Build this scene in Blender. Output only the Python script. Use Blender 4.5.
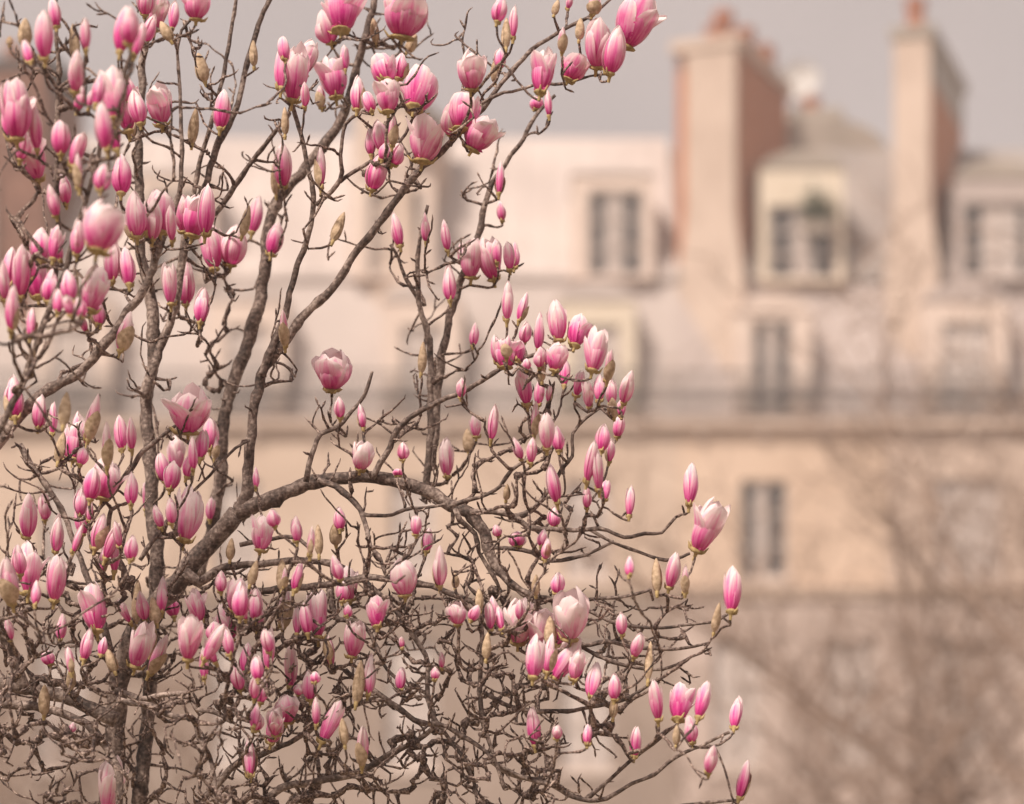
import bpy, math, random
import numpy as np
from mathutils import Vector, Matrix, noise as mnoise

random.seed(11); rng = np.random.default_rng(11)
R_ = math.radians
for o in list(bpy.data.objects): bpy.data.objects.remove(o)
scene = bpy.context.scene
COL = scene.collection

# ------------------------------------------------------------------ camera, sky, sun, exposure
FOCAL, SENSOR, CAMZ, HOR = 100.0, 36.0, 1.7, 942.0      # horizon sits at picture row 942 (lens shifted upward)
K = SENSOR / (1024 * FOCAL)
cam_d = bpy.data.cameras.new('camera'); cam = bpy.data.objects.new('camera', cam_d); COL.objects.link(cam)
cam.location = (0, 0, CAMZ); cam.rotation_euler = (R_(90), 0, 0)
cam_d.lens = FOCAL; cam_d.sensor_width = SENSOR; cam_d.shift_y = (HOR - 402) / 1024
cam_d.clip_start = 0.1; cam_d.clip_end = 3000
cam_d.dof.use_dof = True; cam_d.dof.focus_distance = 5.0; cam_d.dof.aperture_fstop = 2.6
scene.camera = cam

SUN_AZ, SUN_EL = R_(-142), R_(50)                         # azimuth from +Y, clockwise: behind the camera, to the left
sdir = Vector((math.sin(SUN_AZ) * math.cos(SUN_EL), math.cos(SUN_AZ) * math.cos(SUN_EL), math.sin(SUN_EL)))
world = bpy.data.worlds.new('World'); scene.world = world; world.use_nodes = True
wn, wl = world.node_tree.nodes, world.node_tree.links
wn.clear()
w_out = wn.new('ShaderNodeOutputWorld'); w_bg = wn.new('ShaderNodeBackground'); w_bg.inputs['Strength'].default_value = 0.11
sky = wn.new('ShaderNodeTexSky'); sky.sky_type = 'NISHITA'; sky.sun_disc = False
sky.sun_elevation = SUN_EL; sky.sun_rotation = SUN_AZ; sky.dust_density = 4.0
w_hs = wn.new('ShaderNodeHueSaturation'); w_hs.inputs['Saturation'].default_value = 0.35
w_tc = wn.new('ShaderNodeTexCoord'); w_no = wn.new('ShaderNodeTexNoise'); w_no.inputs['Scale'].default_value = 3.0
w_no.inputs['Detail'].default_value = 5.0
w_ra = wn.new('ShaderNodeValToRGB')
w_ra.color_ramp.elements[0].position = 0.3; w_ra.color_ramp.elements[0].color = (2.2, 1.83, 1.72, 1)
w_ra.color_ramp.elements[1].position = 0.72; w_ra.color_ramp.elements[1].color = (3.2, 2.60, 2.38, 1)
w_mx = wn.new('ShaderNodeMix'); w_mx.data_type = 'RGBA'; w_mx.inputs['Factor'].default_value = 0.88
wl.new(sky.outputs['Color'], w_hs.inputs['Color']); wl.new(w_hs.outputs['Color'], w_mx.inputs['A'])
wl.new(w_tc.outputs['Generated'], w_no.inputs['Vector']); wl.new(w_no.outputs['Fac'], w_ra.inputs['Fac'])
wl.new(w_ra.outputs['Color'], w_mx.inputs['B']); wl.new(w_mx.outputs['Result'], w_bg.inputs['Color'])
wl.new(w_bg.outputs['Background'], w_out.inputs['Surface'])
sun_d = bpy.data.lights.new('sun', 'SUN'); sun = bpy.data.objects.new('sun', sun_d); COL.objects.link(sun)
sun_d.energy = 2.7; sun_d.angle = R_(11); sun_d.color = (1.0, 0.86, 0.75)
sun.rotation_euler = sdir.to_track_quat('Z', 'Y').to_euler()
vs = scene.view_settings
vs.view_transform = 'Standard'; vs.look = 'None'; vs.exposure = 1.0; vs.gamma = 1.0; vs.use_curve_mapping = False

# ------------------------------------------------------------------ materials
def new_mat(name):
    m = bpy.data.materials.new(name); m.use_nodes = True
    nt = m.node_tree; b = nt.nodes['Principled BSDF']
    return m, nt.nodes, nt.links, b

def noisy(name, c1, c2, scale=4.0, rough=0.8, detail=6.0, bump=0.0, stretch=(1, 1, 1), spec=0.3, lo=0.35, hi=0.65):
    m, n, l, b = new_mat(name)
    tc = n.new('ShaderNodeTexCoord'); mp = n.new('ShaderNodeMapping'); mp.inputs['Scale'].default_value = stretch
    no = n.new('ShaderNodeTexNoise'); no.inputs['Scale'].default_value = scale; no.inputs['Detail'].default_value = detail
    ra = n.new('ShaderNodeValToRGB')
    ra.color_ramp.elements[0].position = lo; ra.color_ramp.elements[0].color = (*c1, 1)
    ra.color_ramp.elements[1].position = hi; ra.color_ramp.elements[1].color = (*c2, 1)
    l.new(tc.outputs['Object'], mp.inputs['Vector']); l.new(mp.outputs['Vector'], no.inputs['Vector'])
    l.new(no.outputs['Fac'], ra.inputs['Fac']); l.new(ra.outputs['Color'], b.inputs['Base Color'])
    b.inputs['Roughness'].default_value = rough; b.inputs['Specular IOR Level'].default_value = spec
    if bump:
        bu = n.new('ShaderNodeBump'); bu.inputs['Strength'].default_value = bump; bu.inputs['Distance'].default_value = 0.003
        l.new(no.outputs['Fac'], bu.inputs['Height']); l.new(bu.outputs['Normal'], b.inputs['Normal'])
    return m

def brick_mat(name, c1, c2, mortar):
    m, n, l, b = new_mat(name)
    tc = n.new('ShaderNodeTexCoord'); sx = n.new('ShaderNodeSeparateXYZ'); ad = n.new('ShaderNodeMath'); ad.operation = 'ADD'
    cx = n.new('ShaderNodeCombineXYZ'); br = n.new('ShaderNodeTexBrick')
    br.inputs['Color1'].default_value = (*c1, 1); br.inputs['Color2'].default_value = (*c2, 1); br.inputs['Mortar'].default_value = (*mortar, 1)
    br.inputs['Scale'].default_value = 4.0; br.inputs['Mortar Size'].default_value = 0.02
    l.new(tc.outputs['Object'], sx.inputs['Vector']); l.new(sx.outputs['X'], ad.inputs[0]); l.new(sx.outputs['Y'], ad.inputs[1])
    l.new(ad.outputs[0], cx.inputs['X']); l.new(sx.outputs['Z'], cx.inputs['Y']); l.new(cx.outputs['Vector'], br.inputs['Vector'])
    l.new(br.outputs['Color'], b.inputs['Base Color']); b.inputs['Roughness'].default_value = 0.9
    return m

def petal_mat():
    m, n, l, b = new_mat('petal')
    uv = n.new('ShaderNodeUVMap'); sx = n.new('ShaderNodeSeparateXYZ'); l.new(uv.outputs['UV'], sx.inputs['Vector'])
    oi = n.new('ShaderNodeObjectInfo'); sc = n.new('ShaderNodeSeparateColor'); l.new(oi.outputs['Color'], sc.inputs['Color'])
    geo = n.new('ShaderNodeNewGeometry')
    def math_(op, a, c=None, clamp=False):
        q = n.new('ShaderNodeMath'); q.operation = op; q.use_clamp = clamp
        for k, v in enumerate((a, c)):
            if v is None: continue
            if isinstance(v, (int, float)): q.inputs[k].default_value = v
            else: l.new(v, q.inputs[k])
        return q.outputs[0]
    # veins: noise stretched along the petal, plus blotchy noise in space
    cv = n.new('ShaderNodeCombineXYZ'); l.new(math_('MULTIPLY', sx.outputs['X'], 9.0), cv.inputs['X'])
    l.new(math_('MULTIPLY', sx.outputs['Y'], 1.3), cv.inputs['Y']); l.new(math_('MULTIPLY', oi.outputs['Random'], 50.0), cv.inputs['Z'])
    vn = n.new('ShaderNodeTexNoise'); vn.inputs['Scale'].default_value = 1.4; vn.inputs['Detail'].default_value = 4.0
    l.new(cv.outputs['Vector'], vn.inputs['Vector'])
    tc = n.new('ShaderNodeTexCoord'); bn = n.new('ShaderNodeTexNoise'); bn.inputs['Scale'].default_value = 55.0; bn.inputs['Detail'].default_value = 3.0
    l.new(tc.outputs['Object'], bn.inputs['Vector'])
    # mid-rib stays deeper pink
    rib = math_('ABSOLUTE', math_('SUBTRACT', sx.outputs['X'], 0.5))
    ribv = math_('MULTIPLY', math_('SUBTRACT', 0.16, rib, True), -1.5)
    f = math_('ADD', sx.outputs['Y'], math_('MULTIPLY', math_('SUBTRACT', vn.outputs['Fac'], 0.5), 0.85))
    f = math_('ADD', f, math_('MULTIPLY', math_('SUBTRACT', bn.outputs['Fac'], 0.5), 0.35))
    f = math_('ADD', f, ribv); f = math_('ADD', f, 0.05)
    edg = math_('MULTIPLY', math_('SUBTRACT', rib, 0.33, True), 1.9)
    f = math_('ADD', f, math_('MULTIPLY', edg, sx.outputs['Y']))
    f = math_('ADD', f, math_('MULTIPLY', sc.outputs['Red'], 0.62))
    f = math_('ADD', f, math_('MULTIPLY', geo.outputs['Backfacing'], 0.45), True)
    ra = n.new('ShaderNodeValToRGB'); l.new(f, ra.inputs['Fac']); cr = ra.color_ramp
    cr.elements[0].position = 0.0; cr.elements[0].color = (0.58, 0.022, 0.23, 1)
    cr.elements[1].position = 1.0; cr.elements[1].color = (0.95, 0.82, 0.82, 1)
    for p, c in ((0.20, (0.76, 0.065, 0.34)), (0.44, (0.87, 0.23, 0.50)), (0.71, (0.93, 0.53, 0.67))):
        e = cr.elements.new(p); e.color = (*c, 1)
    # a few brown bruises
    bz = n.new('ShaderNodeTexNoise'); bz.inputs['Scale'].default_value = 28.0; l.new(tc.outputs['Object'], bz.inputs['Vector'])
    br = n.new('ShaderNodeValToRGB'); br.color_ramp.elements[0].position = 0.66; br.color_ramp.elements[1].position = 0.78
    l.new(bz.outputs['Fac'], br.inputs['Fac'])
    mx = n.new('ShaderNodeMix'); mx.data_type = 'RGBA'; mx.inputs['B'].default_value = (0.42, 0.20, 0.12, 1)
    l.new(br.outputs['Color'], mx.inputs['Factor']); l.new(ra.outputs['Color'], mx.inputs['A'])
    col = mx.outputs['Result']
    l.new(col, b.inputs['Base Color']); b.inputs['Roughness'].default_value = 0.55; b.inputs['Specular IOR Level'].default_value = 0.25
    b.inputs['Sheen Weight'].default_value = 0.15
    bu = n.new('ShaderNodeBump'); bu.inputs['Strength'].default_value = 0.35; bu.inputs['Distance'].default_value = 0.002
    l.new(vn.outputs['Fac'], bu.inputs['Height']); l.new(bu.outputs['Normal'], b.inputs['Normal'])
    tr = n.new('ShaderNodeBsdfTranslucent'); l.new(col, tr.inputs['Color'])
    ms = n.new('ShaderNodeMixShader'); ms.inputs['Fac'].default_value = 0.30
    l.new(b.outputs['BSDF'], ms.inputs[1]); l.new(tr.outputs['BSDF'], ms.inputs[2])
    l.new(ms.outputs['Shader'], n['Material Output'].inputs['Surface'])
    return m

def glass_mat():
    m, n, l, b = new_mat('window_glass')
    t = n.new('ShaderNodeBsdfTransparent'); g = n.new('ShaderNodeBsdfGlossy'); g.inputs['Roughness'].default_value = 0.04
    lw = n.new('ShaderNodeLayerWeight'); pw = n.new('ShaderNodeMath'); pw.operation = 'POWER'; pw.inputs[1].default_value = 4.0
    ad = n.new('ShaderNodeMath'); ad.operation = 'MULTIPLY_ADD'; ad.inputs[1].default_value = .7; ad.inputs[2].default_value = .05
    l.new(lw.outputs['Facing'], pw.inputs[0]); l.new(pw.outputs[0], ad.inputs[0])
    ms = n.new('ShaderNodeMixShader'); l.new(ad.outputs[0], ms.inputs['Fac'])
    l.new(t.outputs['BSDF'], ms.inputs[1]); l.new(g.outputs['BSDF'], ms.inputs[2])
    l.new(ms.outputs['Shader'], n['Material Output'].inputs['Surface'])
    return m

def bark_mat(name, dark, mid, pale, s1, s2):
    m, n, l, b = new_mat(name)
    tc = n.new('ShaderNodeTexCoord')
    a = n.new('ShaderNodeTexNoise'); a.inputs['Scale'].default_value = s1; a.inputs['Detail'].default_value = 7; a.inputs['Roughness'].default_value = .65
    c = n.new('ShaderNodeTexNoise'); c.inputs['Scale'].default_value = s2; c.inputs['Detail'].default_value = 4
    v = n.new('ShaderNodeTexVoronoi'); v.inputs['Scale'].default_value = s2 * 1.6
    for q in (a, c, v): l.new(tc.outputs['Object'], q.inputs['Vector'])
    mx = n.new('ShaderNodeMix'); mx.data_type = 'FLOAT'; mx.inputs['Factor'].default_value = .45
    l.new(a.outputs['Fac'], mx.inputs['A']); l.new(c.outputs['Fac'], mx.inputs['B'])
    ra = n.new('ShaderNodeValToRGB'); cr = ra.color_ramp; l.new(mx.outputs['Result'], ra.inputs['Fac'])
    cr.elements[0].position = .39; cr.elements[0].color = (*dark, 1); cr.elements[1].position = .64; cr.elements[1].color = (*pale, 1)
    e = cr.elements.new(.50); e.color = (*mid, 1)
    l.new(ra.outputs['Color'], b.inputs['Base Color']); b.inputs['Roughness'].default_value = .72; b.inputs['Specular IOR Level'].default_value = .4
    ad = n.new('ShaderNodeMath'); ad.operation = 'ADD'; l.new(mx.outputs['Result'], ad.inputs[0])
    mu = n.new('ShaderNodeMath'); mu.operation = 'MULTIPLY'; mu.inputs[1].default_value = -.35; l.new(v.outputs['Distance'], mu.inputs[0]); l.new(mu.outputs[0], ad.inputs[1])
    bu = n.new('ShaderNodeBump'); bu.inputs['Strength'].default_value = .6; bu.inputs['Distance'].default_value = .004
    l.new(ad.outputs[0], bu.inputs['Height']); l.new(bu.outputs['Normal'], b.inputs['Normal'])
    return m

M = dict(
    bark=bark_mat('bark', (0.045, 0.031, 0.026), (0.145, 0.104, 0.086), (0.44, 0.355, 0.305), 18, 150),
    twig=bark_mat('twig_bark', (0.038, 0.024, 0.020), (0.125, 0.080, 0.065), (0.50, 0.39, 0.325), 60, 240),
    petal=petal_mat(),
    scale=noisy('bud_fur', (0.34, 0.245, 0.155), (0.60, 0.46, 0.32), scale=120, bump=0.6, rough=0.95),
    stalk=noisy('calyx', (0.28, 0.20, 0.08), (0.50, 0.38, 0.18), scale=90, bump=0.4, rough=0.8),
    stone=noisy('facade_stone', (0.54, 0.42, 0.33), (0.64, 0.51, 0.41), scale=0.6, rough=0.9),
    stone_warm=noisy('facade_stone_warm', (0.60, 0.45, 0.34), (0.70, 0.54, 0.42), scale=0.6, rough=0.9),
    stone_dark=noisy('facade_stone_dull', (0.50, 0.39, 0.32), (0.60, 0.48, 0.40), scale=0.5, rough=0.9),
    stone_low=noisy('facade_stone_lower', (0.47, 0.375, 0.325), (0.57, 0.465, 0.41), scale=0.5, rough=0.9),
    stone_low_dark=noisy('facade_stone_dark_lower', (0.27, 0.205, 0.165), (0.36, 0.28, 0.23), scale=0.5, rough=0.9),  # darker brown stone for the left building's lower wall
    trim=noisy('pale_trim', (0.66, 0.54, 0.47), (0.74, 0.62, 0.54), scale=1.5, rough=0.8),
    cream=noisy('cream_trim', (0.66, 0.57, 0.45), (0.74, 0.65, 0.53), scale=1.5, rough=0.8),
    zinc=noisy('zinc_pale', (0.43, 0.365, 0.34), (0.53, 0.455, 0.425), scale=0.5, rough=0.6, stretch=(1, 1, 0.3)),
    zinc_white=noisy('zinc_whitish', (0.47, 0.405, 0.375), (0.56, 0.49, 0.455), scale=0.5, rough=0.6),
    zinc_mid=noisy('zinc_mid', (0.27, 0.24, 0.225), (0.37, 0.33, 0.305), scale=0.5, rough=0.6),
    zinc_grey=noisy('zinc_grey', (0.30, 0.26, 0.22), (0.40, 0.35, 0.30), scale=0.6, rough=0.55),
    plaster=noisy('chimney_plaster', (0.50, 0.395, 0.325), (0.60, 0.485, 0.405), scale=0.8, rough=0.9),
    brick=brick_mat('brick', (0.40, 0.125, 0.048), (0.52, 0.19, 0.085), (0.40, 0.23, 0.14)),
    soot=noisy('sooty_brick', (0.14, 0.065, 0.045), (0.22, 0.11, 0.078), scale=2, rough=0.9),
    terracotta=noisy('terracotta', (0.32, 0.12, 0.07), (0.42, 0.18, 0.10), scale=3, rough=0.85),
    iron=noisy('wrought_iron', (0.05, 0.04, 0.04), (0.08, 0.065, 0.06), scale=6, rough=0.6),
    frame=noisy('window_frame_paint', (0.52, 0.45, 0.41), (0.60, 0.52, 0.47), scale=5, rough=0.6),
    curtain=noisy('curtain', (0.62, 0.54, 0.50), (0.74, 0.66, 0.61), scale=3, rough=0.95, stretch=(8, 1, 0.3)),
    room=noisy('room_shade', (0.05, 0.04, 0.04), (0.09, 0.075, 0.07), scale=1, rough=0.95),  # near-black stands for the shade inside an unlit room
    leaf=noisy('dark_leaf', (0.035, 0.05, 0.015), (0.08, 0.10, 0.035), scale=8, rough=0.7),
    bare=noisy('bare_tree_bark', (0.22, 0.15, 0.115), (0.35, 0.255, 0.20), scale=8, rough=0.9),
    ground=noisy('park_ground', (0.16, 0.12, 0.08), (0.26, 0.20, 0.14), scale=0.8, rough=1.0),
    gravel=noisy('gravel_path', (0.34, 0.28, 0.22), (0.44, 0.37, 0.30), scale=30, rough=1.0),
    dishpaint=noisy('white_paint', (0.48, 0.46, 0.44), (0.54, 0.52, 0.50), scale=4, rough=0.5),
    glass=glass_mat(),
)

# ------------------------------------------------------------------ object helpers
def link(o, parent=None):
    COL.objects.link(o)
    if parent: o.parent = parent
    return o
def tag(o, label=None, cat=None, group=None, kind=None):
    for k, v in (('label', label), ('category', cat), ('group', group), ('kind', kind)):
        if v: o[k] = v
    return o
def empty(name, loc, **kw):
    o = bpy.data.objects.new(name, None); o.location = loc; o.empty_display_size = 0.2
    link(o); return tag(o, **kw)
def at(px, py, Y):                      # a picture point at depth Y, in metres
    return Vector(((px - 512) * K * Y, Y, CAMZ + (HOR - py) * K * Y))

class MB:
    def __init__(s): s.v, s.f, s.uv = [], [], []
    def add(s, v, f):
        b = len(s.v); s.v += [tuple(p) for p in v]; s.f += [tuple(b + i for i in q) for q in f]
    def box(s, x0, x1, y0, y1, z0, z1, rot=None, piv=None):
        p = [Vector((x, y, z)) for z in (z0, z1) for y in (y0, y1) for x in (x0, x1)]
        if rot is not None:
            mt = Matrix.Rotation(rot, 3, 'Z'); pv = Vector(piv); p = [pv + mt @ (q - pv) for q in p]
        s.add(p, [(0, 2, 3, 1), (4, 5, 7, 6), (0, 1, 5, 4), (2, 6, 7, 3), (0, 4, 6, 2), (1, 3, 7, 5)])
    def prism_x(s, prof, x0, x1):       # closed (y,z) profile extruded along x
        n = len(prof); v = [(x, y, z) for x in (x0, x1) for y, z in prof]
        f = [(i, (i + 1) % n, n + (i + 1) % n, n + i) for i in range(n)] + [tuple(range(n - 1, -1, -1)), tuple(range(n, 2 * n))]
        s.add(v, f)
    def lathe(s, prof, c, n=12):
        v = [(c[0] + r * math.cos(2 * math.pi * k / n), c[1] + r * math.sin(2 * math.pi * k / n), c[2] + z) for r, z in prof for k in range(n)]
        f = [(i * n + k, i * n + (k + 1) % n, (i + 1) * n + (k + 1) % n, (i + 1) * n + k) for i in range(len(prof) - 1) for k in range(n)]
        f += [tuple(range(n - 1, -1, -1)), tuple(range((len(prof) - 1) * n, len(prof) * n))]
        s.add(v, f)
    def tube(s, pts, rad, n=7, rough=0.0, cap=True):
        pts = [Vector(p) for p in pts]; m = len(pts)
        if m < 2: return
        t = (pts[1] - pts[0]).normalized(); a = t.orthogonal().normalized()
        v = []
        for i in range(m):
            tn = pts[min(i + 1, m - 1)] - pts[max(i - 1, 0)]
            if tn.length < 1e-9: tn = t
            tn = tn.normalized(); a = (a - tn * a.dot(tn))
            a = a.normalized() if a.length > 1e-6 else tn.orthogonal().normalized()
            bb = tn.cross(a)
            for k in range(n):
                an = 2 * math.pi * k / n
                r = rad[i] * (1 + rough * random.uniform(-1, 1))
                v.append(pts[i] + (a * math.cos(an) + bb * math.sin(an)) * r)
        f = [(i * n + k, i * n + (k + 1) % n, (i + 1) * n + (k + 1) % n, (i + 1) * n + k) for i in range(m - 1) for k in range(n)]
        if cap: f += [tuple(range(n - 1, -1, -1)), tuple(range((m - 1) * n, m * n))]
        s.add(v, f)
    def build(s, name, mat, parent=None, smooth=False, off=None, **kw):
        me = bpy.data.meshes.new(name)
        v = s.v if off is None else [(p[0] - off[0], p[1] - off[1], p[2] - off[2]) for p in s.v]
        me.from_pydata(v, [], s.f); me.materials.append(mat)
        if smooth: me.polygons.foreach_set('use_smooth', [True] * len(me.polygons))
        if s.uv:
            ul = me.uv_layers.new(name='UVMap'); li = np.zeros(len(me.loops), dtype=np.int32)
            me.loops.foreach_get('vertex_index', li); ul.data.foreach_set('uv', np.array(s.uv, dtype=np.float32)[li].ravel())
        me.update()
        return tag(link(bpy.data.objects.new(name, me), parent), **kw)

# ------------------------------------------------------------------ ground
g = MB(); g.add([(-900, -200, 0), (900, -200, 0), (900, 1500, 0), (-900, 1500, 0)], [(0, 1, 2, 3)])
g.build('ground', M['ground'], kind='structure')
g = MB(); g.add([(-60, 14, .004), (60, 14, .004), (60, 20, .004), (-60, 20, .004)], [(0, 1, 2, 3)])
g.build('path', M['gravel'], kind='structure')

# ------------------------------------------------------------------ apartment buildings across the garden
FY = 66.0                               # the facade plane
def bx(px, Y=FY): return (px - 512) * K * Y
def bz(py, Y=FY): return CAMZ + (HOR - py) * K * Y

def wall_openings(mb, x0, x1, z0, z1, y0, y1, ops):
    """a slab with rectangular holes, cut as a grid of butted blocks"""
    xs = sorted({x0, x1, *[o[0] for o in ops], *[o[1] for o in ops]}); zs = sorted({z0, z1, *[o[2] for o in ops], *[o[3] for o in ops]})
    for zi in range(len(zs) - 1):
        run = None
        for xi in range(len(xs) - 1):
            cx, cz = (xs[xi] + xs[xi + 1]) / 2, (zs[zi] + zs[zi + 1]) / 2
            hole = any(o[0] < cx < o[1] and o[2] < cz < o[3] for o in ops)
            if hole:
                if run is not None: mb.box(run, xs[xi], y0, y1, zs[zi], zs[zi + 1]); run = None
            elif run is None: run = xs[xi]
        if run is not None: mb.box(run, xs[-1], y0, y1, zs[zi], zs[zi + 1])

def window(parent, x0, x1, z0, z1, y, off, curtain=(0.25, 0.75), bars=2, deep=.42):
    """frame with a pane and, behind it, a curtain and a panel coloured as dark as the unlit room"""
    w = MB(); t = 0.07
    w.box(x0, x1, y, y + .08, z0, z0 + t); w.box(x0, x1, y, y + .08, z1 - t, z1)
    w.box(x0, x0 + t, y, y + .08, z0 + t, z1 - t); w.box(x1 - t, x1, y, y + .08, z0 + t, z1 - t)
    cx = (x0 + x1) / 2; w.box(cx - .05, cx + .05, y, y + .08, z0 + t, z1 - t)
    for i in range(1, bars + 1):
        zz = z0 + (z1 - z0) * i / (bars + 1)
        w.box(x0 + t, cx - .05, y + .02, y + .06, zz - .02, zz + .02); w.box(cx + .05, x1 - t, y + .02, y + .06, zz - .02, zz + .02)
    wo = w.build('window', M['frame'], parent, off=off)
    p = MB(); p.box(x0 + t, x1 - t, y + .035, y + .045, z0 + t, z1 - t); p.build('pane', M['glass'], wo, off=off)
    if curtain:
        c = MB(); n = 26; a, b_ = x0 + (x1 - x0) * curtain[0], x0 + (x1 - x0) * curtain[1]
        v = [(a + (b_ - a) * i / n, y + .085 + .03 * math.sin(i * 1.9), z) for z in (z0 + t, z1 - t) for i in range(n + 1)]
        c.add(v, [(i, i + 1, n + 2 + i, n + 1 + i) for i in range(n)]); c.build('curtain', M['curtain'], wo, smooth=True, off=off)
    r = MB(); r.box(x0 + .005, x1 - .005, y + deep, y + deep + .03, z0 + .005, z1 - .005); r.build('room_shade_panel', M['room'], wo, off=off)  # flat panel; the unlit room's shade is put into its colour
    return wo

def dormer(parent, px0, px1, py_top, py_bot, Y, depth, mat, roofmat, off, op, curtain, arch=True, rail=False):
    x0, x1, z0, z1 = bx(px0, Y), bx(px1, Y), bz(py_bot, Y), bz(py_top, Y)
    ox0, ox1, oz0, oz1 = bx(op[0], Y), bx(op[1], Y), bz(op[3], Y), bz(op[2], Y)
    d = MB(); wall_openings(d, x0, x1, z0, z1, Y, Y + .5, [(ox0, ox1, oz0, oz1)])
    d.box(x0 + .05, x0 + .2, Y + .5, Y + depth, z0, z1 - .02); d.box(x1 - .2, x1 - .05, Y + .5, Y + depth, z0, z1 - .02)
    do = d.build('dormer', mat, parent, off=off)
    rf = MB(); n = 10; pr = []
    for i in range(n + 1):
        a = math.pi * i / n
        pr.append((x0 - .04 + (x1 - x0 + .08) * i / n, z1 + .003 + (.42 if arch else .12) * math.sin(a) ** .6))
    v = [(x, y, z) for y in (Y - .05, Y + depth) for x, z in pr] + [(x0 - .04, Y - .05, z1 + .003)]
    m_ = n + 1
    f = [(i, m_ + i, m_ + i + 1, i + 1) for i in range(n)] + [tuple(range(m_)), tuple(range(2 * m_ - 1, m_ - 1, -1)), (0, n, 2 * m_ - 1, m_)]
    rf.add(v, f); rf.build('dormer_roof', roofmat, do, off=off)
    window(parent, ox0 + .003, ox1 - .003, oz0 + .003, oz1 - .003, Y + .06, off, curtain, deep=.16)
    if rail:
        railing(parent, ox0 - .3, ox1 + .3, Y - .25, oz0, .95, off)
    return do

def railing(parent, x0, x1, y, z0, h, off, step=.13):
    r = MB(); r.box(x0, x1, y - .025, y + .025, z0 + h - .05, z0 + h); r.box(x0, x1, y - .02, y + .02, z0 + .06, z0 + .10)
    n = max(2, int((x1 - x0) / step))
    for i in range(n + 1):
        x = x0 + (x1 - x0) * i / n
        r.box(x - .012, x + .012, y - .012, y + .012, z0 + .10, z0 + h - .05)
        if i < n:                       # scroll work between the bars
            xm = x + (x1 - x0) / n / 2
            r.box(xm - .03, xm + .03, y - .008, y + .008, z0 + h * .35, z0 + h * .62)
    return r.build('railing', M['iron'], parent, off=off)

def chimney(parent, px0, px1, py_top, py_bot, Y, length, ang, off, front, side, overhang=0.0, pots=(), capmat='zinc_grey', band=0.0, steps=()):
    """long party-wall stack running back from the facade at an angle: brick body, plastered front, cap and pots"""
    x0, x1, z0, z1 = bx(px0, Y), bx(px1, Y), bz(py_bot, Y), bz(py_top, Y)
    piv = (x1, Y, 0); rot = -ang
    c = MB(); c.box(x0 - overhang, x1, Y + .12, Y + length, z0 - 2.5, z1 - .35 - band, rot, piv)
    co = c.build('chimney', M[side], parent, off=off)
    zf = z0 + 1.3; fl = .20
    pf = [(x0, z1 - .35), (x0, zf), (x0 - fl * .35, zf - .7), (x0 - fl, zf - 1.5), (x0 - fl, z0 - 2.5), (x1 + fl, z0 - 2.5), (x1 + fl, zf - 1.5), (x1 + fl * .35, zf - .7), (x1 + .01, zf), (x1 + .01, z1 - .35)]
    mt = Matrix.Rotation(rot, 3, 'Z'); pv = Vector(piv); nn = len(pf)
    p = MB(); p.add([pv + mt @ (Vector((x, y, z)) - pv) for y in (Y - .10, Y + .117) for x, z in pf], [(i, (i + 1) % nn, nn + (i + 1) % nn, nn + i) for i in range(nn)] + [tuple(range(nn - 1, -1, -1)), tuple(range(nn, 2 * nn))]); p.build('plaster_face', M[front], co, off=off)
    if band:
        b = MB(); b.box(x0 - overhang, x1 + .02, Y + .12, Y + length + .02, z1 - .347 - band, z1 - .353, rot, piv); b.build('lead_band', M[capmat], co, off=off)
    k = MB(); k.box(x0 - overhang - .08, x1 + .12, Y - .16, Y + length + .1, z1 - .35, z1 - .08, rot, piv)
    k.build('cap', M[capmat if band else front], co, off=off)
    for t0, t1, hh in steps:            # courses of brick left standing on the cap
        e = MB(); e.box(x0 + .1, x1 - .08, Y + length * t0, Y + length * t1, z1 - .077, z1 - .08 + hh, rot, piv); e.build('brick_course', M['terracotta'], co, off=off)
    for t, hh in pots:
        q = Vector(((x0 + x1) / 2, Y + length * t, 0)) - Vector(piv); q = Vector(piv) + Matrix.Rotation(rot, 3, 'Z') @ q
        pt = MB(); pt.lathe([(.24, 0), (.20, hh * .7), (.26, hh * .75), (.24, hh)], (q.x, q.y, z1 - .077)); pt.build('chimney_pot', M['terracotta'], co, smooth=False, off=off)
    return co

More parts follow.
